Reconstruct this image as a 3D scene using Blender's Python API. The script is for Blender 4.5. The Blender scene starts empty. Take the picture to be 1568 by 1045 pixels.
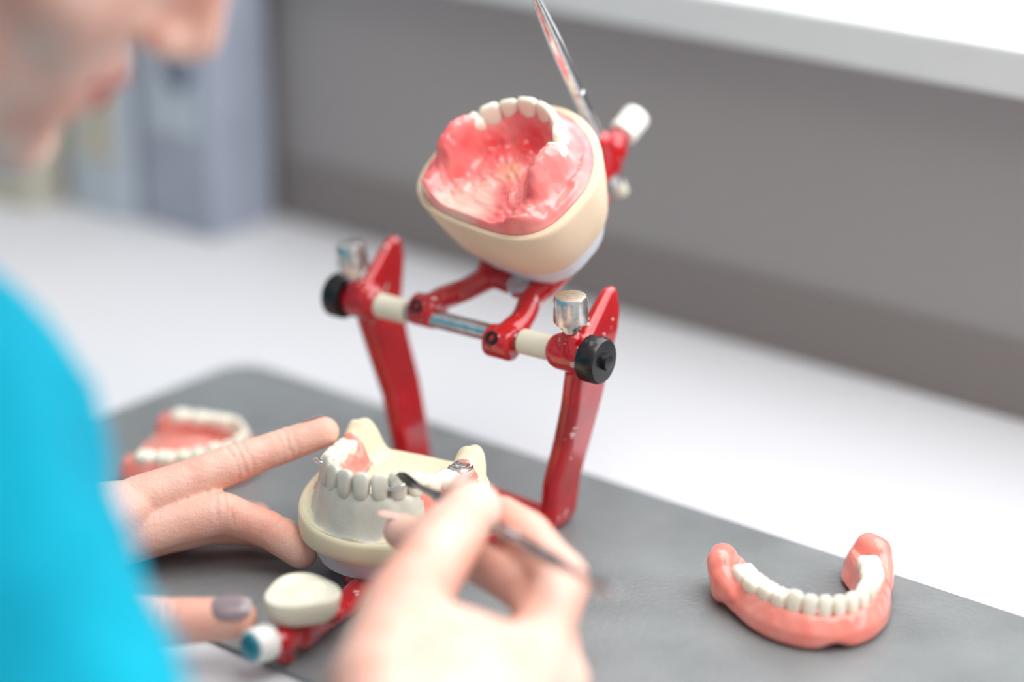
import bpy, bmesh, math, random
from mathutils import Vector, Matrix, noise
random.seed(4)
TAB=0.75
V3=Vector
# ---------------------------------------------------------------- helpers
def W(p): return V3((p[0]/1000,p[1]/1000,TAB+p[2]/1000))
def srgb(r,g,b):
    def f(c):
        c/=255
        return c/12.92 if c<=.04045 else ((c+.055)/1.055)**2.4
    return (f(r),f(g),f(b),1)
def mat(name,col,rough=.5,metal=0,var=0,vscale=60,bump=0,bscale=300,sss=0,coat=0,col2=None,chips=None,sssr=(.006,.002,.001),thr=(.35,.65),spec=.5,spot=None,cells=0):
    m=bpy.data.materials.new(name); m.use_nodes=True
    nt=m.node_tree; N=nt.nodes; L=nt.links; b=N['Principled BSDF']
    b.inputs['Base Color'].default_value=col
    b.inputs['Roughness'].default_value=rough
    b.inputs['Metallic'].default_value=metal
    b.inputs['Specular IOR Level'].default_value=spec
    if sss:
        b.inputs['Subsurface Weight'].default_value=sss
        b.inputs['Subsurface Radius'].default_value=(1,.4,.25)
        b.inputs['Subsurface Scale'].default_value=sssr[0]
    if coat:
        b.inputs['Coat Weight'].default_value=coat; b.inputs['Coat Roughness'].default_value=.08
    tc=N.new('ShaderNodeTexCoord')
    n=N.new('ShaderNodeTexNoise'); n.inputs['Scale'].default_value=vscale; n.inputs['Detail'].default_value=5
    L.new(tc.outputs['Object'],n.inputs['Vector'])
    r=N.new('ShaderNodeValToRGB')
    c2=col2 if col2 else tuple([min(1,c*(1-var)) for c in col[:3]]+[1])
    r.color_ramp.elements[0].position=thr[0]; r.color_ramp.elements[1].position=thr[1]
    r.color_ramp.elements[0].color=c2; r.color_ramp.elements[1].color=col
    L.new(n.outputs['Fac'],r.inputs['Fac'])
    out=r.outputs['Color']
    def mixin(fac,colr,out):
        mx=N.new('ShaderNodeMixRGB'); L.new(fac,mx.inputs['Fac']); L.new(out,mx.inputs['Color1']); mx.inputs['Color2'].default_value=colr
        return mx.outputs['Color']
    if chips:
        n2=N.new('ShaderNodeTexNoise'); n2.inputs['Scale'].default_value=170; n2.inputs['Detail'].default_value=3
        L.new(tc.outputs['Object'],n2.inputs['Vector'])
        r2=N.new('ShaderNodeValToRGB'); r2.color_ramp.elements[0].position=.68; r2.color_ramp.elements[1].position=.70
        r2.color_ramp.elements[0].color=(0,0,0,1); r2.color_ramp.elements[1].color=(1,1,1,1)
        L.new(n2.outputs['Fac'],r2.inputs['Fac'])
        out=mixin(r2.outputs['Color'],chips,out)
    if spot:
        for (pt,rad,colr) in spot:   # local colour patches around points of the object
            vd=N.new('ShaderNodeVectorMath'); vd.operation='DISTANCE'
            L.new(tc.outputs['Object'],vd.inputs[0]); vd.inputs[1].default_value=pt
            ad=N.new('ShaderNodeMath'); ad.operation='MULTIPLY_ADD'; L.new(n.outputs['Fac'],ad.inputs[0]); ad.inputs[1].default_value=-rad*1.1; L.new(vd.outputs['Value'],ad.inputs[2])
            mr=N.new('ShaderNodeMapRange'); mr.interpolation_type='SMOOTHSTEP'
            L.new(ad.outputs[0],mr.inputs['Value']); mr.inputs['From Min'].default_value=rad*.6; mr.inputs['From Max'].default_value=-rad*.25
            mr.inputs['To Min'].default_value=0; mr.inputs['To Max'].default_value=.8
            out=mixin(mr.outputs['Result'],colr,out)
    L.new(out,b.inputs['Base Color'])
    if bump:
        n3=N.new('ShaderNodeTexNoise'); n3.inputs['Scale'].default_value=bscale; n3.inputs['Detail'].default_value=4
        L.new(tc.outputs['Object'],n3.inputs['Vector'])
        bp=N.new('ShaderNodeBump'); bp.inputs['Strength'].default_value=bump; bp.inputs['Distance'].default_value=.001
        L.new(n3.outputs['Fac'],bp.inputs['Height'])
        last=bp
        if cells:
            vo=N.new('ShaderNodeTexVoronoi'); vo.inputs['Scale'].default_value=cells; L.new(tc.outputs['Object'],vo.inputs['Vector'])
            b2=N.new('ShaderNodeBump'); b2.inputs['Strength'].default_value=.18; b2.inputs['Distance'].default_value=.0006
            L.new(vo.outputs['Distance'],b2.inputs['Height']); L.new(bp.outputs['Normal'],b2.inputs['Normal']); last=b2
        L.new(last.outputs['Normal'],b.inputs['Normal'])
    return m
EMP={}
def empty(name,loc):
    e=bpy.data.objects.new(name,None); e.location=W(loc); e.empty_display_size=.02
    bpy.context.collection.objects.link(e); EMP[e.name]=e; return e
def obj(name,V,F,mats,parent=None,fm=None,smooth=True,bevel=0,subsurf=0,remesh=0,sm=0,autos=None):
    me=bpy.data.meshes.new(name); me.from_pydata([W(v) for v in V],[],F)
    if not isinstance(mats,(list,tuple)): mats=[mats]
    for m in mats: me.materials.append(m)
    if fm:
        for p,i in zip(me.polygons,fm): p.material_index=i
    bm=bmesh.new(); bm.from_mesh(me); bmesh.ops.recalc_face_normals(bm,faces=bm.faces); bm.to_mesh(me); bm.free()
    if smooth:
        for p in me.polygons: p.use_smooth=True
    if autos and not remesh:
        try: me.set_sharp_from_angle(angle=math.radians(autos))
        except Exception: pass
    o=bpy.data.objects.new(name,me); bpy.context.collection.objects.link(o)
    if parent:
        o.parent=parent; o.matrix_parent_inverse=Matrix.Translation(-parent.location)
    if bevel:
        b=o.modifiers.new('bv','BEVEL'); b.width=bevel/1000; b.segments=3; b.limit_method='ANGLE'; b.angle_limit=math.radians(35)
    if remesh:
        r=o.modifiers.new('rm','REMESH'); r.mode='VOXEL'; r.voxel_size=remesh/1000; r.use_smooth_shade=True
    if sm:
        s=o.modifiers.new('sm','SMOOTH'); s.factor=.5; s.iterations=sm
    if subsurf:
        s=o.modifiers.new('ss','SUBSURF'); s.levels=subsurf; s.render_levels=subsurf
    return o
def merge(parts):
    V=[];F=[]
    for v,f in parts:
        k=len(V); V+=list(v); F+=[tuple(i+k for i in q) for q in f]
    return V,F
_us={}
def unit_sphere(n=14,m=9):
    if (n,m) in _us: return _us[(n,m)]
    V=[V3((0,0,-1))];F=[]
    for j in range(1,m):
        a=-math.pi/2+math.pi*j/m
        for i in range(n):
            b=2*math.pi*i/n; V.append(V3((math.cos(a)*math.cos(b),math.cos(a)*math.sin(b),math.sin(a))))
    V.append(V3((0,0,1)))
    for i in range(n):
        F.append((0,1+(i+1)%n,1+i)); t=len(V)-1; q=1+(m-2)*n; F.append((t,q+i,q+(i+1)%n))
        for j in range(m-2):
            a=1+j*n; F.append((a+i,a+(i+1)%n,a+n+(i+1)%n,a+n+i))
    _us[(n,m)]=(V,F); return V,F
def hull(sph):
    bm=bmesh.new()
    U,_=unit_sphere(16,10)
    for s in sph:
        c=V3(s[0]); r=s[1]
        for u in U: bm.verts.new(c+u*r)
    res=bmesh.ops.convex_hull(bm,input=bm.verts)
    dele=list({e for e in res['geom_interior'] if isinstance(e,bmesh.types.BMVert)}|{e for e in res['geom_unused'] if isinstance(e,bmesh.types.BMVert)})
    if dele: bmesh.ops.delete(bm,geom=dele,context='VERTS')
    bm.verts.index_update()
    V=[v.co.copy() for v in bm.verts]; F=[tuple(v.index for v in f.verts) for f in bm.faces]
    bm.free(); return V,F
def chain(pts): return [hull([pts[i],pts[i+1]]) for i in range(len(pts)-1)]
def finger(pts):
    """phalanges slimmer at mid-shaft, fuller at the joints"""
    out=[]
    for i in range(len(pts)-1):
        (a,ra),(b,rb)=pts[i],pts[i+1]; a=V3(a); b=V3(b)
        k=.93 if i<len(pts)-2 else .99
        m=(a+b)/2; rm=(ra+rb)/2*k
        out+=[hull([(a,ra),(m,rm)]),hull([(m,rm),(b,rb)])]
    return out
def frame(ax,ref=None):
    ax=V3(ax).normalized()
    ref=V3(ref) if ref else (V3((0,0,1)) if abs(ax.z)<.9 else V3((1,0,0)))
    x=ref.cross(ax).normalized(); y=ax.cross(x).normalized(); return x,y,ax
def lathe(p0,ax,prof,seg=40,knurl=None):
    x,y,z=frame(ax); p0=V3(p0); V=[];F=[]
    for k,(h,r) in enumerate(prof):
        for i in range(seg):
            a=2*math.pi*i/seg; rr=r
            if knurl and k in knurl: rr=r*(1 if (i%2) else .94)
            V.append(p0+z*h+(x*math.cos(a)+y*math.sin(a))*rr)
    n=len(prof)
    for k in range(n-1):
        for i in range(seg):
            F.append((k*seg+i,k*seg+(i+1)%seg,(k+1)*seg+(i+1)%seg,(k+1)*seg+i))
    F.append(tuple(range(seg-1,-1,-1))); F.append(tuple((n-1)*seg+i for i in range(seg)))
    return V,F
def tube(pts,rad,seg=16):
    pts=[V3(p) for p in pts]; V=[];F=[]; n=len(pts); px=None
    for k,p in enumerate(pts):
        t=(pts[min(k+1,n-1)]-pts[max(k-1,0)]).normalized()
        if px is None: x,y,_=frame(t)
        else:
            x=(px-t*px.dot(t)).normalized(); y=t.cross(x)
        px=x; r=rad[k] if isinstance(rad,(list,tuple)) else rad
        for i in range(seg):
            a=2*math.pi*i/seg; V.append(p+(x*math.cos(a)+y*math.sin(a))*r)
    for k in range(n-1):
        for i in range(seg): F.append((k*seg+i,k*seg+(i+1)%seg,(k+1)*seg+(i+1)%seg,(k+1)*seg+i))
    F.append(tuple(range(seg-1,-1,-1))); F.append(tuple((n-1)*seg+i for i in range(seg)))
    return V,F
def box(fr,l0,l1,k0,k1,z0,z1):
    V=[fr(l,k,z) for z in (z0,z1) for (l,k) in ((l0,k0),(l1,k0),(l1,k1),(l0,k1))]
    return V,[(3,2,1,0),(4,5,6,7),(0,1,5,4),(1,2,6,5),(2,3,7,6),(3,0,4,7)]
def sst(a,b,x):
    t=max(0,min(1,(x-a)/(b-a))); return t*t*(3-2*t)
def outline(n,hw,fr,bk,pf=2.1,pb=4.5):
    P=[]
    for i in range(n):
        a=2*math.pi*i/n; c=math.cos(a); s=math.sin(a); p=pf if s>=0 else pb
        P.append((hw*math.copysign(abs(c)**(2/p),c),(fr if s>=0 else bk)*math.copysign(abs(s)**(2/p),s)))
    return P
def arch(hw,d,cy,back,n=160):
    P=[(-hw,cy-back)]
    for i in range(n+1):
        t=-math.pi/2+math.pi*i/n; P.append((hw*math.sin(t),cy+d*math.cos(t)))
    P.append((hw,cy-back))
    L=[0]
    for i in range(1,len(P)): L.append(L[-1]+math.dist(P[i],P[i-1]))
    def at(s):
        s=max(0,min(L[-1],s))
        for i in range(1,len(L)):
            if s<=L[i]:
                f=(s-L[i-1])/max(1e-9,L[i]-L[i-1]); a,b=P[i-1],P[i]
                p=(a[0]+(b[0]-a[0])*f,a[1]+(b[1]-a[1])*f); dx,dy=b[0]-a[0],b[1]-a[1]; q=math.hypot(dx,dy) or 1
                return p,(dx/q,dy/q)
    return at,L[-1],P
def dist_poly(P,x,y):
    b=1e9
    for i in range(0,len(P)-1):
        ax,ay=P[i];bx,by=P[i+1];dx,dy=bx-ax,by-ay;q=dx*dx+dy*dy
        t=0 if q==0 else max(0,min(1,((x-ax)*dx+(y-ay)*dy)/q))
        d=math.hypot(x-ax-dx*t,y-ay-dy*t)
        if d<b:b=d
    return b
def heightfield(T,out,hf,rings=60,low_edge=0,colf=None):
    n=len(out); V=[T(0,0,hf(0,0))]; XY=[(0,0)]; F=[]; fm=[]
    for r in range(1,rings+1):
        q=r/rings
        for (x,y) in out:
            V.append(T(x*q,y*q,hf(x*q,y*q))); XY.append((x*q,y*q))
    for i in range(n): F.append((0,1+i,1+(i+1)%n))
    for r in range(rings-1):
        a=1+r*n
        for i in range(n): F.append((a+i,a+n+i,a+n+(i+1)%n,a+(i+1)%n))
    if colf:
        for f in F:
            fm.append(colf(sum(XY[i][0] for i in f)/len(f),sum(XY[i][1] for i in f)/len(f)))
    a=1+(rings-1)*n; k=len(V)
    for (x,y) in out: V.append(T(x,y,low_edge(x,y) if callable(low_edge) else low_edge))
    for i in range(n): F.append((a+i,k+i,k+(i+1)%n,a+(i+1)%n)); fm.append(0)
    F.append(tuple(k+i for i in range(n))); fm.append(0)
    return V,F,(fm if colf else None)
def tooth(w,t,h,kind):
    U,F=unit_sphere(20,14); V=[]
    for u in U:
        e=.6
        x,y,z=[math.copysign(abs(c)**e,c) for c in u]
        zn=(z+1)/2
        if kind=='a':
            x*=.74+.26*min(1,zn*1.3); y=y*(1-.58*zn)+.16*math.sin(zn*2.6)
        else:
            x*=.84+.16*math.sin(zn*math.pi*.8); y*=.86+.14*math.sin(zn*math.pi*.8)
            if z>.3:
                z+=.13*(math.cos(x*2*math.pi*.95+math.pi)*.5+abs(y)*1.3-.7)*sst(.3,.9,z)
        V.append(V3((x*w/2,y*t/2,zn*h if kind=='a' else (z+1)/2*h)))
    return V,F
LOW=[(5.4,6.5,9.5,'a'),(5.8,6.7,9.3,'a'),(6.6,7.2,9.8,'a'),(6.9,7.6,8.2,'p'),(7.2,8,7.8,'p'),(10.5,9.6,7.2,'p'),(10,9.4,6.8,'p')]
UPP=[(8.0,7,10,'a'),(6.6,6.5,9.4,'a'),(7.4,7.6,9.8,'a'),(6.9,8.5,8.2,'p'),(6.7,8.5,7.8,'p'),(9.8,10,7.2,'p'),(9.3,10,6.8,'p')]
CAST=[(6.2,7,13.0,'a'),(6.3,7.2,12.8,'a'),(6.8,7.6,13.2,'a'),(6.8,7.8,11.0,'a'),(7.2,8,8.2,'p'),(9.6,9.2,7.6,'p'),(9.6,9.2,7.2,'p')]
def place_teeth(at,L,spec,T,zf,sel,scale=1,inset=0,wide=1.06):
    R=[]
    for side in (-1,1):
        s=L/2
        for i,(w,t,h,k) in enumerate(spec):
            w*=scale; c=s+side*w/2; s+=side*w
            if (side,i) not in sel: continue
            p,tg=at(c); nx,ny=-tg[1],tg[0]
            V,F=tooth(w*wide,t*scale,h*scale,k)
            z=zf(p[0],p[1])
            jit=random.uniform(-.3,.3)
            W_=[]
            for v in V:
                x=p[0]+tg[0]*v.x+nx*(v.y-inset); y=p[1]+tg[1]*v.x+ny*(v.y-inset)
                W_.append(T(x,y,z+v.z+jit))
            R.append(((side,i),W_,F,(p,tg,(nx,ny),z)))
    return R
ALL=[(s,i) for s in (-1,1) for i in range(7)]
# ---------------------------------------------------------------- frames
wd=V3((-.772,.636,0)).normalized(); wn=V3((.636,.772,0)).normalized()
def R_(l,k,z): return wd*l+wn*k+V3((0,0,z))
O=V3((-20,944.5,0)); e1=V3((.816,-.577,0)).normalized(); e2=V3((.577,.816,0)).normalized(); ez=V3((0,0,1))
BZ=84
def A(s,t,z): return O+e1*s+e2*t+ez*z
g2=V3((-.45,-.893,0)).normalized(); g1=V3((.893,-.45,0)).normalized()
def Lw(s,a,z): return O+g1*s+g2*a+ez*z
th=math.radians(146)
uf=(-e2*math.cos(th)+ez*math.sin(th)+e1*.14).normalized()
un=(-ez*math.cos(th)-e2*math.sin(th)); un=(un-uf*un.dot(uf)).normalized()
us=un.cross(uf).normalized()
if us.dot(e1)<0: us=-us
def Up(s,a,c): return A(0,0,BZ)+us*s+uf*a+un*c
# ---------------------------------------------------------------- materials
M={}
M['red']=mat('red_enamel',srgb(206,10,26),.17,0,var=.35,vscale=40,coat=.8,bump=.08,bscale=250,chips=srgb(225,200,195))
M['steel']=mat('polished_steel',(.72,.72,.73,1),.16,1,var=.3,vscale=300)
M['dsteel']=mat('instrument_steel',(.42,.42,.44,1),.22,1,var=.2,vscale=300)
M['nickel']=mat('nickel_knob',(.85,.82,.78,1),.28,1,var=.2,vscale=500)
M['black']=mat('black_plastic',srgb(22,22,26),.32,0,var=.2,coat=.2)
M['blackst']=mat('blackened_blade',srgb(60,60,64),.3,.6,var=.2)
M['ivory']=mat('ivory_plastic',srgb(240,234,212),.4,0,var=.06,sss=.1)
M['whiteplastic']=mat('white_plastic',srgb(244,242,236),.35,0,var=.06)
M['teal_refl']=mat('teal_reflection_cap',srgb(70,150,168),.15,.3,var=.2)  # shiny screw end, the shirt's reflection painted in as its colour
M['stone']=mat('cream_stone',srgb(242,216,186),.75,0,var=.06,vscale=40,bump=.1,bscale=900,sss=.08)
M['stone2']=mat('yellow_stone',srgb(246,234,200),.7,0,var=.06,vscale=60,bump=.12,bscale=700,sss=.1)
M['grey_stone']=mat('grey_stone',srgb(222,220,206),.42,0,var=.13,vscale=120,bump=.12,bscale=600,sss=.05)
M['plaster']=mat('white_plaster',srgb(238,242,248),.8,0,var=.06,vscale=80,bump=.2,bscale=500)
M['wax']=mat('pink_wax',srgb(255,160,152),.26,0,col2=srgb(246,108,110),vscale=42,bump=.45,bscale=150,sss=.25,coat=.5,thr=(.36,.66),
   spot=[(tuple(W(Up(3,68,45))),.011,srgb(236,36,48)),(tuple(W(Up(-9,60,47))),.008,srgb(240,60,68)),(tuple(W(Up(26,43,52))),.007,srgb(236,52,66)),(tuple(W(Up(-2,31,45))),.016,srgb(255,208,192)),(tuple(W(Up(4,52,45))),.008,srgb(252,176,146))])
M['acryl']=mat('pink_acrylic',srgb(255,164,150),.22,0,col2=srgb(248,138,124),vscale=90,sss=.45,coat=.45)
M['tooth']=mat('tooth_enamel',srgb(253,246,228),.2,0,var=.06,vscale=120,sss=.25,coat=.4)
M['chrome']=mat('clasp_metal',(.88,.88,.88,1),.1,1)
M['skin']=mat('skin',srgb(246,204,186),.48,0,col2=srgb(234,170,150),vscale=34,bump=.32,bscale=450,sss=.16,cells=900)
M['lip']=mat('lip_skin',srgb(200,96,98),.4,0,var=.1,sss=.3)
M['nail']=mat('mauve_nail_polish',srgb(150,132,136),.16,0,var=.05,coat=.6)
M['nailp']=mat('natural_nail',srgb(246,200,186),.35,0,var=.05,coat=.2)
M['shirt']=mat('cyan_cotton',srgb(0,166,192),.9,0,col2=srgb(0,136,164),vscale=9,bump=.3,bscale=900,spec=.2)
M['trouser']=mat('white_cotton',srgb(220,222,225),.85,0,var=.1,bump=.3,bscale=900)
M['hair']=mat('brown_hair',srgb(70,48,36),.5,0,var=.4,vscale=90,bump=.6,bscale=300)
M['eye']=mat('eye_white',srgb(235,232,228),.1,0)
M['iris']=mat('eye_iris',srgb(70,60,50),.1,0)
M['mat']=mat('grey_rubber',srgb(140,144,145),.33,0,col2=srgb(120,124,125),vscale=22,bump=.35,bscale=450,thr=(.3,.7))
M['counter']=mat('white_laminate',srgb(216,217,221),.5,0,var=.05,vscale=700,thr=(.3,.5))
M['wall']=mat('grey_wall_paint',srgb(162,158,157),.8,0,var=.04,vscale=3,bump=.1,bscale=200)
M['low_edge']=mat('wall_foot_shade',srgb(136,129,127),.75,0,var=.04,vscale=3)  # darker wall tone, shade at the wall foot put into the colour
M['added_wall']=mat('added_wall_warm',srgb(205,198,188),.8,0,var=.04,vscale=3,bump=.1,bscale=200)
M['sill']=mat('sill_white',srgb(226,230,230),.5,0,var=.02)
M['floor']=mat('floor_vinyl',srgb(165,162,158),.5,0,var=.1,vscale=5)
M['blue']=mat('blue_grey_card',srgb(166,174,190),.7,0,var=.12,vscale=25)
M['pale']=mat('pale_blue_card',srgb(192,204,214),.7,0,var=.08,vscale=25)
M['beige']=mat('beige_card',srgb(200,196,180),.7,0,var=.1,vscale=25)
M['dark']=mat('dark_card',srgb(118,126,146),.6,0,var=.1)
g=bpy.data.materials.new('window_glass'); g.use_nodes=True
gb=g.node_tree.nodes['Principled BSDF']; gb.inputs['Transmission Weight'].default_value=1; gb.inputs['Roughness'].default_value=0; gb.inputs['IOR'].default_value=1.02
M['glass']=g
# ---------------------------------------------------------------- room
KW=959
obj('floor',*box(R_,-2200,3000,-1500,1100,-790,-750),M['floor'],smooth=False)
obj('wall_back',*merge([box(R_,-2200,3000,KW,KW+240,-750,156),box(R_,-2200,3000,KW,KW+240,1400,1850),
    box(R_,-2200,-1100,KW,KW+240,156,1400),box(R_,2000,3000,KW,KW+240,156,1400)]),M['wall'],smooth=False)
obj('added_shade_wall_left',*box(R_,2410,2500,-1500,KW-1,-750,1850),M['added_wall'],smooth=False)  # unseen side wall, added to shade the left of the scene
obj('trim_1',*box(R_,-1120,2020,KW-16,KW+200,156.5,179),M['sill'],smooth=False,bevel=2)
obj('wall_shade_strip',*box(R_,-1500,2400,KW-4,KW-.2,.2,36),M['low_edge'],smooth=False,bevel=1)  # thin strip added to stand for the shadow band along the wall foot
wp=[box(R_,-1100,2000,KW+160,KW+200,179.5,215),box(R_,-1100,2000,KW+160,KW+200,1355,1400)]
for l in (-1100,-60,940,1960): wp.append(box(R_,l,l+40,KW+160,KW+200,216,1354))
win=empty('window_1',R_(400,KW+180,700))
obj('window_frame',*merge(wp),M['sill'],win,smooth=False,bevel=2)
obj('window_pane',*box(R_,-1060,1960,KW+178,KW+182,216,1354),M['glass'],win,smooth=False)
bench=empty('workbench',R_(300,740,0))
obj('worktop',*box(R_,-1500,2400,520,KW-1,-30,0),M['counter'],bench,smooth=False,bevel=2)
obj('bench_panels',*merge([box(R_,-1480,-1455,560,KW-5,-750,-31),box(R_,2350,2375,560,KW-5,-750,-31),box(R_,1280,1305,560,KW-5,-750,-31),box(R_,-620,-595,560,KW-5,-750,-31)]),M['counter'],bench,smooth=False,bevel=1)
def rrect(l0,l1,k0,k1,r,n=10):
    P=[]
    for cx,cy,a0 in ((l1-r,k1-r,0),(l0+r,k1-r,90),(l0+r,k0+r,180),(l1-r,k0+r,270)):
        for i in range(n+1):
            a=math.radians(a0+90*i/n); P.append((cx+r*math.cos(a),cy+r*math.sin(a)))
    return P
P=rrect(-330,812,562,776,16)
n=len(P); V=[R_(a,b,.1) for a,b in P]+[R_(a,b,2) for a,b in P]
F=[tuple(range(n)),tuple(range(n,2*n))]+[(i,(i+1)%n,n+(i+1)%n,n+i) for i in range(n)]
obj('rubber_work_mat',V,F,M['mat'],smooth=False,bevel=.5)
def storage(l0,l1,k0,k1,h,m1,m2,dial=False):
    e=empty('storage_box',R_((l0+l1)/2,(k0+k1)/2,0))
    obj('carton',*box(R_,l0,l1,k0,k1,.2,h*.86),m1,e,smooth=False,bevel=1.5)
    obj('lid',*box(R_,l0-1.5,l1+1.5,k0-1.5,k1+1.5,h*.86+.2,h),m2,e,smooth=False,bevel=1.5)
    obj('label',*box(R_,l0+8,l1-8,k0-1,k0,h*.25,h*.6),m2,e,smooth=False)
    if dial:
        obj('dial',*lathe(R_((l0+l1)/2-8,k0-.2,h*.42),-wn,[(0,11),(4,11),(4.5,10),(4.5,1)]),M['dark'],e,autos=40)
storage(962,1018,900,950,230,M['blue'],M['pale'],True)
storage(1024,1074,892,942,135,M['pale'],M['beige'])
storage(1085,1160,870,930,85,M['beige'],M['pale'])
# ---------------------------------------------------------------- articulator
art=empty('dental_articulator',O)
obj('hinge_rod',*lathe(A(-62,0,BZ),e1,[(0,3.8),(124,3.8)]),M['steel'],art,autos=40)
for sd,nm in ((-1,'left'),(1,'right')):
    ax=e1*sd
    obj('sleeve_'+nm,*lathe(A(29.5*sd,0,BZ),ax,[(0,4.8),(.5,5.3),(19,5.3),(19.5,4.8)]),M['ivory'],art,autos=40)
    obj('adjusting_knob_'+nm,*lathe(A(60*sd,0,BZ),ax,[(0,5),(1,6),(1.5,9),(2.2,9.7),(9,9.7),(10,8.8),(10.2,3.4),(12.5,3.2),(12.8,1.2)],48,knurl=(3,4)),M['black'],art,autos=35)
    tilt=(ez+e1*(-.12 if sd<0 else .02)-e2*.05).normalized()
    obj('thumb_screw_'+nm,*lathe(A(55*sd,-2,BZ+2),tilt,[(0,2.8),(10,2.8),(10.2,4.4),(12,4.8),(12.5,6.6),(13.2,7),(19,7),(19.4,6.7),(22.5,7),(24.2,6.3),(24.8,3)],44,knurl=(5,6)),M['nickel'],art,autos=35)
st=[(103,22.5,25.5,3),(96,15,26,3.6),(88,6,24,4.2),(78,2,20,4.6),(60,3,18,4.6),(42,3,16,4.6),(24,0,13,4.4),(8,0,12,4.4),(5.5,-1,12,3.4)]
for sd,nm,foot,ft in ((1,'right',44,0),(-1,'left',38,7)):
    parts=[]
    prev=None
    for (z,t0,t1,r) in st:
        q=1-sst(5,92,z)
        s=sd*(56+(foot-56)*q); dt=ft*q
        cur=[(A(s,t0+dt,z),r),(A(s,t1+dt,z),r)]
        if prev: parts.append(hull(prev+cur))
        prev=cur
    parts.append(hull([(A(sd*50,0,BZ),7.8),(A(sd*57,0,BZ),7.8)]))
    parts.append(hull([(A(sd*55,0,BZ),6.8),(A(sd*56,10,87),4.4),(A(sd*56,12,78),4.4)]))
    parts.append(hull([(A(sd*55,-2,BZ),5.8),(A(sd*55,-2,BZ+6.5),5)]))
    V,F=merge(parts)
    obj('post_'+nm,V,F,M['red'],art,remesh=.8,sm=3)
parts=[]
for sd in (-1,1):
    parts.append(lathe(Up(21.5*sd,0,0)-e1*6.5,e1,[(0,6),(1,7),(12,7),(13,6)],32))
    parts.append(hull([(Up(21.5*sd,0,0),5.2),(Up(21.5*sd,-2,4),4)]))
    parts+=chain([(Up(21.5*sd,2,0),5.6),(Up(21*sd+1,9,-1),5.2),(Up(17*sd+3,17,-2),5),(Up(13*sd+4,25,-2),5.2),(Up(16*sd+3,34,-2),5)])
    parts.append(hull([(Up(21.5*sd,1,3),4.5),(Up(18*sd+3,15,-1),4.2)]))
parts.append(hull([(Up(-14,32,-3),4),(Up(20,32,-3),4),(Up(16,27,-3),3.5),(Up(-10,27,-3),3.5),(Up(-17,56,-3),4),(Up(22,56,-3),4),(Up(-6,82,-3),4),(Up(12,82,-3),4)]))
parts+=[hull([(Up(3,80,-4),7),(Up(2,97,-2),5)]),hull([(Up(2,94,-3),5.5),(Up(2,106,0),6.5),(Up(2,102,6),5.5)]),hull([(Up(2,101,-5),5.6),(Up(2,101,10),5.6)]),hull([(Up(2,104,2),6),(Up(2,111,2),5)])]
V,F=merge(parts); obj('upper_member',V,F,M['red'],art,remesh=.8,sm=3)
for sd in (-1,1):
    obj('set_screw',*lathe(Up(21.5*sd,-3,5.8),(un-uf*.35),[(0,2.9),(2.4,2.9),(2.4,1.6),(1.2,1.5)],20),M['black'],art,autos=40)
obj('mounting_stud',*lathe(Up(10,27,-1),un,[(0,5.4),(3.4,5.4),(3.8,5)],28),M['steel'],art,autos=40)
obj('incisal_pin',*lathe(Up(2,101,-19),un,[(0,1.8),(1.5,2.7),(60,2.9),(61,2.4),(62,2.9),(80,3.1),(92,3.1),(112,2.2),(128,.3)],28),M['steel'],art,autos=25)
obj('pin_foot',*lathe(Up(2,101,-23),un,[(0,2.2),(.6,3.2),(6,3.2),(6.6,2.4)],20),M['ivory'],art,autos=40)
obj('pin_screw',*lathe(Up(2,109,2),uf,[(0,2.6),(4,2.6),(4.2,5.2),(5,6.4),(16,6.4),(17.4,5.6),(18,3)],40,knurl=(4,5)),M['whiteplastic'],art,autos=35)
parts=[]
Rf=A(44,6,5.5); Lf=A(-38,13,5.5)
parts+=chain([(Rf,4.2),(Lw(34,20,6.4),4.4),(Lw(20,42,6.4),4.6)])
parts+=chain([(Lf,4.2),(Lw(-26,20,6.4),4.4),(Lw(-14,42,6.4),4.6)])
parts.append(hull([(Rf,3.6),(Rf+ez*8,3.6),(Rf+e2*6,3.6)])); parts.append(hull([(Lf,3.6),(Lf+ez*8,3.6)]))
parts.append(hull([(Rf,3.4),(Lw(30,10,5.6),3.4),(Lw(-26,8,5.6),3.4),(Lf,3.4)]))
parts.append(hull([(Lw(-15,44,6),3.2),(Lw(21,44,6),3.2),(Lw(-17,70,6),3.2),(Lw(23,70,6),3.2),(Lw(-4,90,6),3.2),(Lw(11,90,6),3.2)]))
parts+=[hull([(Lw(1,86,6),3.5),(Lw(9,86,6),3.5),(Lw(6,132,7),4)]),
        hull([(Lw(6,128,7),4),(Lw(7,146,9),5.5)]),hull([(Lw(7,140,12),6.5),(Lw(7,148,12),6.5),(Lw(7,144,17),7)]),
        hull([(Lw(6,145,11),5.5),(Lw(6,160,13),5.8)]),hull([(Lw(14,132,14),3.5),(Lw(7,120,8),4)]),
        hull([(Lw(6,152,10),4),(Lw(6,156,5.4),3.2)])]
V,F=merge(parts); obj('lower_member',V,F,M['red'],art,remesh=.8,sm=3)
V=[];F=[]; n=64
lv=[(17.5,.80),(19,.9),(26,1.0),(27.2,.97),(27.4,.92),(26.4,.86),(26.2,.4),(27.0,.14),(27.4,.02)]
for z,sc in lv:
    for i in range(n):
        a=2*math.pi*i/n; r=13.9*(1+.10*math.cos(3*a+.6))*sc
        V.append(Lw(7+r*math.cos(a),145+r*math.sin(a)*1.02,z+1))
for k in range(len(lv)-1):
    for i in range(n): F.append((k*n+i,k*n+(i+1)%n,(k+1)*n+(i+1)%n,(k+1)*n+i))
F.append(tuple(range(n))); F.append(tuple((len(lv)-1)*n+i for i in range(n)))
obj('incisal_table',V,F,M['ivory'],art,autos=50)
kax=(g2+g1*-.25+ez*.12).normalized()
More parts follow.
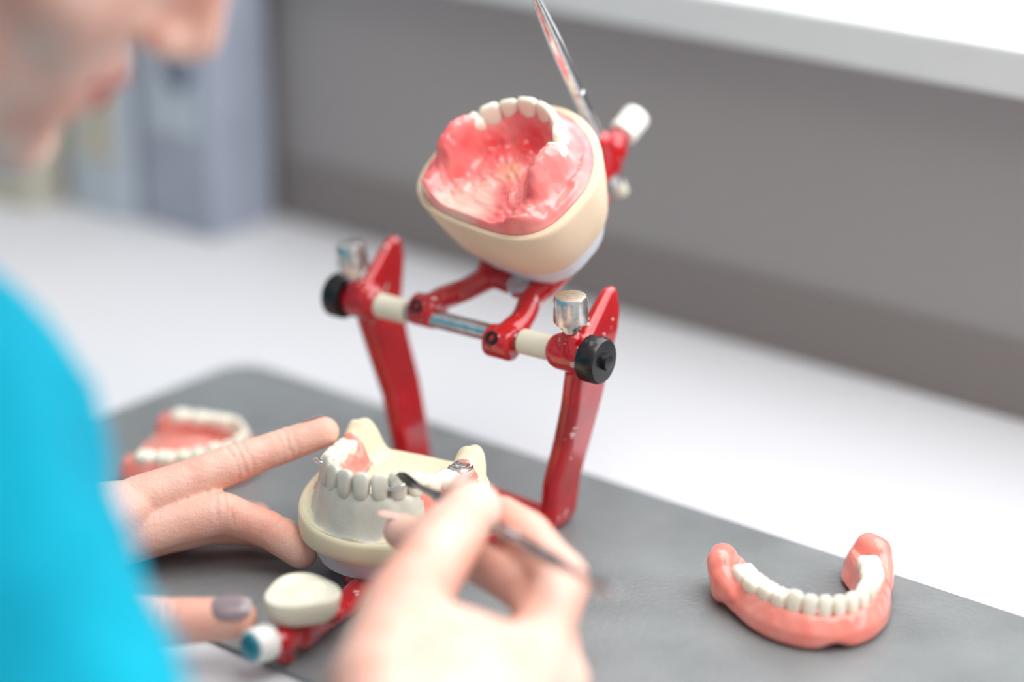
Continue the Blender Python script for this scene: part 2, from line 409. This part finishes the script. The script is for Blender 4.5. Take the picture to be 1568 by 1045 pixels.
obj('table_screw',*lathe(Lw(4,160,14),kax,[(0,3),(2,3),(2.2,6),(3,6.8),(11,6.8),(12,6.2),(12.2,5.2)],40,knurl=(3,4)),M['whiteplastic'],art,autos=35)
obj('screw_cap',*lathe(Lw(4,160,14)+kax*12.1,kax,[(0,5.3),(.8,5),(1.2,3.5),(1.3,.5)],32),M['teal_refl'],art)
# ---------------------------------------------------------------- jaw casts
def cast_base(T,out,levels,mats,split,parent,name='base',shift=0,tilt=None):
    seg=len(out); V=[];F=[];fm=[]
    for (z,sc) in levels:
        for (x,y) in out: V.append(T(x*sc,y*sc+shift*(1-sc),z+(tilt(x,y,z) if tilt else 0)))
    for k in range(len(levels)-1):
        for i in range(seg):
            F.append((k*seg+i,k*seg+(i+1)%seg,(k+1)*seg+(i+1)%seg,(k+1)*seg+i)); fm.append(0 if levels[k][0]>=split else 1)
    F.append(tuple(range(seg))); fm.append(1); F.append(tuple((len(levels)-1)*seg+i for i in range(seg))); fm.append(0)
    return obj(name,V,F,mats,parent,fm=fm,autos=50)
def nz(x,y,s=1,o=0): return noise.noise(V3((x*s,y*s,o)))
uc=empty('plaster_jaw_cast',Up(3,54,20))
def TU(x,y,c): return Up(3+x,54+y,c)
cast_base(TU,outline(128,40.5,37,33,1.85,3.2),[(1.5,.68),(3,.72),(13,.82),(14,.85),(28,.94),(40,1.0),(42,.995),(42.6,.975)],[M['stone'],M['plaster']],13.5,uc,shift=-2)
_,_,UP=arch(25.0,31,-7,21,40)
def hU(x,y):
    d=dist_poly(UP,x,y); ex=x/37.4
    if y>0: rr=abs(ex)**1.85+abs(y/33.5)**1.85
    else: rr=abs(ex)**3.2+abs(y/30.8)**3.2
    back=sst(-4,-24,y)
    ridge=(9.0-2.5*back)*math.exp(-(d/5.8)**2.4)
    pal=.8+2.4*sst(.2,1,rr)
    h=pal+ridge
    for sx in (-1,1):
        bx=(x-sx*23.5)/(5.0+.6*math.sin(y*.5)); by=(y+2)/11.5
        h+=9.0*math.exp(-(abs(bx)**5+abs(by)**5))
    h+=1.6*nz(x,y,.15)+1.0*nz(x,y,.42,3)
    edge=sst(1.0,.84,rr)
    return 43+max(.4,h*edge)
V,F,_=heightfield(TU,outline(144,37.4,33.5,30.8,1.85,3.2),hU,72,low_edge=42.3)
obj('wax_base',V,F,M['wax'],uc)
at,L,_p=arch(24.5,30,-7,20)
R=place_teeth(at,L,[(8.8,8.4,11,'a'),(7.4,7.8,10.4,'a'),(8.2,8.6,10.6,'a'),(7.8,9,9,'p')],TU,lambda x,y:49.0,[(s,i) for s in (-1,1) for i in range(4)],inset=-1.2,wide=1.12)
obj('teeth',*merge([(v,f) for _,v,f,_c in R]),M['tooth'],uc)
# lower cast : rim climbs towards the heel, anterior teeth stand proud
lc=empty('plaster_jaw_cast',Lw(1,66,20))
SC=1.1
def TL(x,y,z): return Lw(0.5+x*SC,66+y*SC,z)
def tl(x,y,z): return -(y+4)*.19*sst(19,31,z)
cast_base(TL,outline(128,33,33,27),[(9.3,.78),(11,.80),(18,.90),(18.8,.96),(19.8,.99),(26,1.0),(33.5,1.0),(35,.985),(35.5,.965)],[M['stone2'],M['plaster']],18.5,lc,shift=2,tilt=tl)
_,_,LP=arch(23,37,-13,12,40)
def hL(x,y):
    d=dist_poly(LP,x,y)
    base=35.5-(y+4)*.19
    top=43.5+2.6*sst(-6,14,y)+.8*math.cos(y)
    k=math.exp(-(d/6.0)**5)
    h=base+(top-base)*k
    if d<10 and y>0: h+=.9*math.sin(math.atan2(x,y+14)*24)*math.exp(-((d-5)/3)**2)
    for sx in (-1,1):
        rx=((x-sx*24)/7.6); ry=((y+20)/7.8)
        h+=(9.5 if sx<0 else 7.5)*math.exp(-(rx*rx+ry*ry)**1.7)
    h+=3.0*math.exp(-((abs(x)-2)/11)**2-((y+4)/14)**2)
    h+=.45*nz(x,y,.3)
    return h
def cL(x,y):
    d=dist_poly(LP,x,y); side=abs(x)>10
    lim=7.5 if x<0 else 14
    if side and -14<y<lim and d<8.4+1.2*nz(x,y,.3,5) : return 2
    if y>4 and d<8.0+1.2*nz(x,y,.3,8): return 1
    return 0
V,F,fm=heightfield(TL,outline(160,31.8,31.8,26,2.1,4.5),hL,80,low_edge=lambda x,y:35-(y+4)*.19,colf=cL)
obj('arch_ridge',V,F,[M['stone2'],M['grey_stone'],M['acryl']],lc,fm=fm)
at,L,_p=arch(23,37,-13,11)
R=place_teeth(at,L,CAST,TL,lambda x,y:41.4+1.6*sst(-6,14,y),ALL,scale=.94,inset=-1.2,wide=1.12)
isst=lambda k:(k[1]<=3 if k[0]<0 else k[1]<=2)
obj('stone_teeth',*merge([(v,f) for (k,v,f,_c) in R if isst(k)]),M['grey_stone'],lc)
obj('acrylic_teeth',*merge([(v,f) for (k,v,f,_c) in R if not isst(k) and k!=(1,6)]),M['tooth'],lc)
obj('metal_crown',*merge([(v,f) for (k,v,f,_c) in R if k==(1,6)]),M['chrome'],lc)
for (k,v,f,c) in R:
    if k in ((-1,3),(1,2)):
        p,tg,nn,z=c; pts=[]
        for i in range(19):
            a=math.radians(-30+240*i/18); ca,sa=math.cos(a)*4.2,math.sin(a)*4.7
            pts.append(TL(p[0]+tg[0]*ca+nn[0]*(sa+1.2),p[1]+tg[1]*ca+nn[1]*(sa+1.2),z+7.4+1.2*math.sin(a*1.5)))
        obj('clasp',*tube(pts,.8,10),M['chrome'],lc)
# ---------------------------------------------------------------- dentures
def denture(center,yaw,hw,d,spec,lobes,palate,sc=1,zbase=2.2):
    c=math.cos(yaw); s=math.sin(yaw); C=V3(center)
    def T(x,y,z):
        X=x*sc; Y=-y*sc
        return C+V3((X*c-Y*s,X*s+Y*c,zbase+z*sc))
    e=empty('denture',center)
    at,L,P=arch(hw,d,-8,14)
    n=96; rings=[]
    for i in range(n+1):
        q=i/n; (p,tg)=at(q*L); u=abs(2*q-1); nx,ny=-tg[1],tg[0]
        lob=sst(.55,.84,u)*lobes
        fren=2.8*math.exp(-((2*q-1)/.05)**2)
        z0=fren+1.0*sst(.35,.6,u)*sst(.85,.65,u)
        ee=max(0,(u-.90)/.10)
        scl=math.sqrt(max(.02,1-ee*ee))
        scal=.7*math.sin(q*L*math.pi/3.2)
        zt=11.5+1.5*u
        sec=[(2.0,z0+1.0),(6.6+1.2*lob,z0),(8.2+1.4*lob,z0+2.2),(7.8+1.6*lob,7),(5.6+2.4*lob,zt-1.0+scal),(4.0+1.6*lob,zt+1.2+1*lob),(2.5,zt+.9),(0,zt),(-3.2,zt+1.2),(-4.6,zt-1),(-5.4,7),(-6.4-1.0*u,z0+2.0),(-5.4,z0),(-2.5,z0+1)]
        ring=[]; zm=zt*.55
        for (o,z) in sec:
            ring.append(T(p[0]+nx*o*scl,p[1]+ny*o*scl,zm+(z-zm)*scl))
        rings.append(ring)
    m=len(rings[0]); V=[v for r in rings for v in r]; F=[]
    for k in range(n):
        for i in range(m): F.append((k*m+i,k*m+(i+1)%m,(k+1)*m+(i+1)%m,(k+1)*m+i))
    F.append(tuple(range(m))); F.append(tuple(n*m+i for i in range(m)))
    parts=[(V,F)]
    if lobes:
        for sd in (0,1):
            def E(u,o,z):
                (p,tg)=at((1-u)/2*L if sd==0 else (1+u)/2*L); nx,ny=-tg[1],tg[0]
                return T(p[0]+nx*o,p[1]+ny*o,z)
            parts.append(hull([(E(.78,7,9),4.8),(E(.86,6.5,14.2),5.8),(E(.93,4.5,13.8),6.0),(E(.95,3,7),5.8),(E(.76,7,6),4.8),(E(.95,0,6),5.4)]))
            parts.append(hull([(E(.60,6,8),3),(E(.78,7,10.5),4.8),(E(.76,7,5),4.8)]))
    obj('gum_base',*merge(parts),M['acryl'],e,remesh=.7,sm=4)
    if palate:
        out=outline(72,hw-1,d-9,20,2,6)
        V,F,_=heightfield(T,out,lambda x,y:6+7*math.exp(-((x/16)**2+((y-4)/22)**2)),20,low_edge=4)
        obj('palate',V,F,M['acryl'],e)
    R=place_teeth(at,L,spec,T,lambda x,y:10.0,[(a,b) for a,b in ALL],scale=.97,wide=1.07)
    obj('teeth',*merge([(v,f) for _,v,f,_c in R]),M['tooth'],e)
    return e
denture((116,852,0),math.radians(9),25.5,41,[(w,t*1.05,h+1,k) for (w,t,h,k) in LOW],1,False,1.0)
denture((-146,985,0),math.radians(78),24,36,UPP,0,True,.99)
# ---------------------------------------------------------------- carving knife
kn=empty('wax_carving_knife',(14,775,58))
tip=V3((-44.5,858,55)); but=V3((36,718,73.5))
d1=(but-tip).normalized(); Ls=(but-tip).length
obj('handle',*lathe(tip+d1*14,d1,[(0,1.0),(6,1.3),(16,1.8),(20,2.4),(22,2.6),(24,2.2),(26,2.6),(60,2.5),(70,2.6),(72,2.0),(74,2.6),(76,2.0),(78,2.6),(80,2.0),(82,2.6),(98,2.6),(100,2.0),(102,2.6),(104,2.4),(118,1.4),(132,1.1)],24),M['dsteel'],kn,autos=30)
x,y,z=frame(d1,(0,0,1))
V=[];F=[]
prof=[(-.6,.2,.15),(2,1.6,.4),(7,2.8,.6),(12,2.5,.8),(16,1.5,1.0),(19,1.2,1.1)]
for (h,w,t) in prof:
    for i in range(12):
        a=2*math.pi*i/12; V.append(tip+d1*h+y*math.cos(a)*w+x*math.sin(a)*t)
for k in range(len(prof)-1):
    for i in range(12): F.append((k*12+i,k*12+(i+1)%12,(k+1)*12+(i+1)%12,(k+1)*12+i))
F.append(tuple(range(12))); F.append(tuple((len(prof)-1)*12+i for i in range(12)))
obj('blade',V,F,M['blackst'],kn)
obj('rear_tip',*lathe(tip+d1*145,d1,[(0,1.1),(4,1.9),(9,2.2),(13,1.4),(16,.2)],16),M['dsteel'],kn)
# ---------------------------------------------------------------- technician
pe=empty('dental_technician',(-260,790,0))
def S(*a): return [((p[0],p[1],p[2]),p[3]) for p in a]
def bake(o,creases):
    """apply modifiers then carve knuckle creases into the real surface. creases: (joint, bone dir, outward dir, radius, depth)"""
    dg=bpy.context.evaluated_depsgraph_get(); ev=o.evaluated_get(dg)
    me=bpy.data.meshes.new_from_object(ev)
    o.modifiers.clear(); o.data=me
    C=[(W(j),V3(b).normalized(),V3(nn).normalized(),r/1000,dp/1000) for j,b,nn,r,dp in creases]
    for v in me.vertices:
        co=v.co
        for j,b,nn,r,dp in C:
            q=co-j
            if q.length_squared<r*r:
                h=q.dot(b); pr=q-b*h
                if pr.length<1e-6: continue
                k=sst(.15,.7,pr.normalized().dot(nn))
                if k<=0: continue
                wv=pr.dot(b.cross(nn))*60
                s=0
                for off,am in ((-.0032,.7),(0,1),(.0030,.75)):
                    s+=am*math.exp(-((h-off-.0004*math.sin(wv*9+off*900))/.0008)**2)
                v.co=co-nn*(s*dp*k); co=v.co
    for p in me.polygons: p.use_smooth=True
rp=[]
rp+=finger(S((-44,702,47,18),(-38,744,54,15.5),(-25,780,62,13.4),(-14,803,66,10.6)))
rp+=finger(S((8,734,44,12),(18,774,51,10.4),(6,804,55,8.8),(-4,823,54,7.6)))
rp+=finger(S((15,733,33,12),(8,784,41,9.6),(-20,817,42,8.2),(-42,834,42,7.3)))
rp+=finger(S((13,725,21,11.5),(15,764,31,9.6),(2,781,25,8.2),(-12,776,19,7.2)))
rp+=finger(S((7,712,12.5,10.2),(11,746,17,8.4),(0,763,14,7.4),(-10,758,12,6.8)))
rp.append(hull(S((-40,676,42,21),(-14,676,26,19),(-42,705,46,18),(8,733,44,12.5),(14,732,33,12),(13,722,21,11.5),(6,709,12.5,10))))
rp.append(hull(S((-42,705,46,17),(-38,740,52,13),(4,731,43,11))))
rp+=chain(S((-26,676,34,25),(-40,620,30,29),(-62,550,22,37),(-85,490,22,40)))
rp+=chain(S((-85,490,22,38),(-125,560,80,42),(-180,655,155,44)))
V,F=merge(rp); o=obj('right_arm_and_hand',V,F,M['skin'],pe,remesh=1.2,sm=6)
bake(o,[((-25,780,62),(12,36,8),(-.3,-.3,.9),17,.5),((18,774,51),(4,35,7),(.8,-.1,.6),14,.5),((15,764,31),(2,38,10),(.9,-.1,.2),13,.5),((8,784,41),(-10,50,8),(.8,.3,.4),13,.4)])
lp=[]
lp+=finger(S((-150,882,33,10),(-111,900,42,8.3),(-92,908,46,7.3),(-77,912,50,6.3)))
lp+=finger(S((-154,876,21,10),(-116,884,26.5,8.6),(-98,883,19.5,7.8),(-85,878,12,7.0)))
lp+=finger(S((-158,885,13,10),(-124,897,15,8.4),(-105,899,12,7.6),(-94,897,11,6.8)))
lp+=finger(S((-162,897,12,9),(-135,911,12,7.4),(-118,917,10.5,6.8),(-106,915,10,6.2)))
lp+=finger(S((-198,822,26,15),(-165,806,23,11),(-128,803,19.5,9.3),(-103,806,19.5,8.0)))
lp.append(hull(S((-225,840,32,20),(-222,860,26,19),(-198,824,26,14),(-149,882,32,9.5),(-153,878,21,9.5),(-157,886,13,9.5),(-162,897,12,9))))
lp+=chain(S((-226,850,30,23),(-300,868,32,31),(-425,890,34,39)))
lp+=chain(S((-425,890,34,39),(-365,935,100,42),(-305,980,165,44)))
V,F=merge(lp); o=obj('left_arm_and_hand',V,F,M['skin'],pe,remesh=1.0,sm=4)
bake(o,[((-111,900,42),(39,18,9),(-.1,.1,1),12,.6),((-111,900,42),(39,18,9),(.1,-.9,-.2),12,.45),((-92,908,46),(16,5,4),(-.1,.1,1),9,.45),((-92,908,46),(16,5,4),(.1,-.9,-.2),9,.4),
        ((-116,884,26.5),(28,4,-2),(.1,-.5,.85),12,.6),((-98,883,19.5),(16,-3,-7),(.3,-.5,.8),10,.5),((-128,803,19.5),(30,0,-1),(0,-.5,.85),12,.65)])
def nail(c,ax,nrm,w,l,m):
    ax=V3(ax).normalized(); nrm=V3(nrm); nrm=(nrm-ax*nrm.dot(ax)).normalized(); sd=ax.cross(nrm)
    U,F=unit_sphere(20,12); V=[]
    for u in U:
        a=math.copysign(abs(u.x)**.7,u.x); b=math.copysign(abs(u.y)**.7,u.y)
        V.append(V3(c)+ax*a*l/2+sd*b*w/2+nrm*(u.z*.9-1.8*b*b))
    obj('nail',V,F,m,pe)
nail((-104,802.2,27),(25,3,0),(0,-.45,.9),11.5,15,M['nail'])
nail((-82,915.5,53),(16,4,5),(-.1,.85,.5),9,11,M['nail'])
nail((-87,884,15.5),(15,-4,-7),(.1,.9,.4),9,11,M['nail'])
nail((-21,810,74),(10,21,4),(-.6,.4,.7),11,13,M['nailp'])
nail((-46,837,48),(-21,16,-2),(0,.5,.9),8,11,M['nailp'])
# head
hh=V3((.98,.2,0)).normalized(); pa=math.radians(38)
hF=hh*math.cos(pa)-ez*math.sin(pa); hU_=hh*math.sin(pa)+ez*math.cos(pa); hR=hF.cross(hU_).normalized()
H0=V3((-170,748,317))
def Hd(f,u,r): return H0+hF*f+hU_*u+hR*r
def HS(*a): return [(Hd(*q[:3]),q[3]) for q in a]
hp=[]
hp.append(hull(HS((-28,30,0,70),(18,38,12,58),(18,38,-12,58),(-10,55,0,62))))
hp.append(hull(HS((58,38,22,24),(58,38,-22,24),(46,-12,38,20),(46,-12,-38,20),(0,0,50,20),(0,0,-50,20),(55,-35,18,18),(55,-35,-18,18))))
hp.append(hull(HS((55,-35,20,18),(55,-35,-20,18),(62,-68,8,12),(62,-68,-8,12),(6,-50,46,12),(6,-50,-46,12),(0,-5,52,16),(0,-5,-52,16))))
hp.append(hull(HS((65,-66,0,14),(66,-68,6,11),(66,-68,-6,11))))
hp.append(hull(HS((79,34,16,7),(79,34,-16,7),(72,32,36,8),(72,32,-36,8))))
hp.append(hull(HS((80,26,0,6),(95,-8,0,7.8),(82,-12,0,8))))
hp.append(hull(HS((84,-14,9,5.5),(84,-14,-9,5.5),(93,-10,0,7.5))))
hp.append(hull(HS((70,-28,14,10),(70,-28,-14,10),(68,-46,12,9),(68,-46,-12,9))))
hp.append(hull(HS((56,-8,32,18),(50,-25,30,17),(40,0,42,16))))
hp.append(hull(HS((56,-8,-32,18),(50,-25,-30,17),(40,0,-42,16))))
for sd in (-1,1):
    hp+=chain(HS((-4,-22,sd*70,4.5),(4,-5,sd*72,4),(6,12,sd*75,4),(-4,24,sd*80,4),(-16,22,sd*83,4),(-20,5,sd*82,4),(-14,-10,sd*77,4),(-4,-22,sd*70,5)))
    hp.append(hull(HS((-2,-10,sd*70,4),(-8,12,sd*73,5),(-12,4,sd*74,5))))
    hp.append(hull(HS((73,21,sd*31,10.5),(74,20,sd*27,9))))
hp.append(hull([(Hd(-28,-40,0),46),(V3((-235,775,225)),50)]))
hp.append(hull([(V3((-235,775,225)),50),(V3((-262,800,170)),58)]))
hp.append(hull([(Hd(-28,-40,0),44),(Hd(10,-45,0),36),(V3((-235,775,225)),46)]))
V,F=merge(hp); obj('head_and_neck',V,F,M['skin'],pe,remesh=2,sm=4)
obj('lips',*merge([hull(HS((80,-32,5,4.6),(80,-32,-5,4.6),(73,-35,21,2.8),(73,-35,-21,2.8))),hull(HS((77.5,-41,6,5.2),(77.5,-41,-6,5.2),(72,-37,20,2.8),(72,-37,-20,2.8)))]),M['lip'],pe,remesh=1,sm=2)
for sd in (-1,1):
    U,F=unit_sphere(24,16)
    obj('eye',[Hd(72.5+u.x*11.5,19+u.y*11.5,sd*31+u.z*11.5) for u in U],F,M['eye'],pe)
    obj('iris',[Hd(82.2+u.x*2.2,17+u.y*5.5,sd*31+u.z*5.5) for u in U],F,M['iris'],pe)
    obj('eyebrow',*merge(chain(HS((87,39,sd*12,2.5),(86,43,sd*26,2.8),(76,40,sd*42,1.8)))),M['hair'],pe,remesh=1,sm=2)
obj('hair',*merge([hull(HS((-34,36,0,72),(8,56,14,60),(8,56,-14,60),(-14,64,0,62),(-40,0,0,62))),hull(HS((-30,30,60,22),(-34,-10,56,20),(18,52,54,18))),hull(HS((-30,30,-60,22),(-34,-10,-56,20),(18,52,-54,18))),hull(HS((-118,40,0,30),(-95,38,0,30)))]),M['hair'],pe,remesh=2.5,sm=3)
sp=[]
sp.append(hull(S((-182,660,160,54),(-172,652,150,54))))
sp+=chain(S((-180,660,160,54),(-147,597,109,52),(-122,555,75,51)))
sp+=chain(S((-305,980,165,54),(-345,948,120,52),(-375,925,88,51)))
sp.append(hull(S((-190,675,158,50),(-270,810,165,56),(-300,760,120,70))))
sp.append(hull(S((-305,970,160,50),(-270,815,165,56),(-330,880,110,70))))
sp.append(hull(S((-275,735,110,75),(-330,890,110,75),(-370,690,-40,90),(-420,830,-40,90))))
sp.append(hull(S((-370,690,-40,90),(-420,830,-40,90),(-450,640,-230,100),(-500,780,-230,100))))
V,F=merge(sp); o=obj('scrub_shirt',V,F,M['shirt'],pe,remesh=3,sm=6)
tx=bpy.data.textures.new('folds','CLOUDS'); tx.noise_scale=.05
dm=o.modifiers.new('folds','DISPLACE'); dm.texture=tx; dm.strength=.012; dm.mid_level=.5; dm.texture_coords='GLOBAL'
tp=[]
tp.append(hull(S((-450,640,-250,98),(-500,780,-250,98))))
for a,b,c in (((-440,630,-270,85),(-90,690,-290,62),(-110,690,-660,42)),((-490,790,-270,85),(-130,930,-290,62),(-150,930,-660,42))):
    tp+=chain(S(a,b,c))
V,F=merge(tp); obj('trousers',V,F,M['trouser'],pe,remesh=5,sm=6)
for (x,y) in ((-110,690),(-150,930)):
    obj('shoe',*merge([hull(S((x-10,y,-712,38),(x+120,y+40,-722,28),(x,y,-690,40)))]),M['whiteplastic'],pe,remesh=3,sm=3)
sl=empty('round_stool',(-480,710,-400))
obj('seat',*lathe((-480,710,-408),(0,0,1),[(0,170),(6,180),(40,180),(50,172),(52,100)],48),M['black'],sl,autos=40)
obj('column',*lathe((-480,710,-728),(0,0,1),[(0,28),(100,28),(102,18),(320,18)],24),M['steel'],sl,autos=40)
obj('stool_feet',*merge([tube([(-480,710,-715),(-480+260*math.cos(a),710+260*math.sin(a),-735)],[18,14],12) for a in [i*2*math.pi/5 for i in range(5)]]),M['black'],sl)
# ---------------------------------------------------------------- lights
def area(name,loc,tgt,sx,sy,pw,col=(1,1,1)):
    l=bpy.data.lights.new(name,'AREA'); l.shape='RECTANGLE'; l.size=sx; l.size_y=sy; l.energy=pw; l.color=col
    o=bpy.data.objects.new(name,l); o.location=W(loc); d=(W(tgt)-W(loc)); o.rotation_euler=d.to_track_quat('-Z','Y').to_euler()
    bpy.context.collection.objects.link(o)
area('window_daylight',R_(50,1120,640),R_(150,600,0),1.8,.9,20,(.95,.975,1))
area('ceiling_light',(350,500,1500),(50,870,0),1.1,1.1,17,(1,.975,.94))
w=bpy.data.worlds.new('World'); bpy.context.scene.world=w; w.use_nodes=True
bg=w.node_tree.nodes['Background']; bg.inputs['Color'].default_value=(.98,.985,1,1); bg.inputs['Strength'].default_value=.52
bpy.context.scene.view_settings.view_transform='Standard'
# ---------------------------------------------------------------- camera
cam=bpy.data.cameras.new('camera'); co=bpy.data.objects.new('camera',cam); bpy.context.collection.objects.link(co)
co.location=W((0,0,440)); co.rotation_euler=(math.radians(69),0,0)
cam.lens=85; cam.sensor_width=36; cam.clip_start=.02
cam.dof.use_dof=True; cam.dof.focus_distance=.962; cam.dof.aperture_fstop=2.0
bpy.context.scene.camera=co
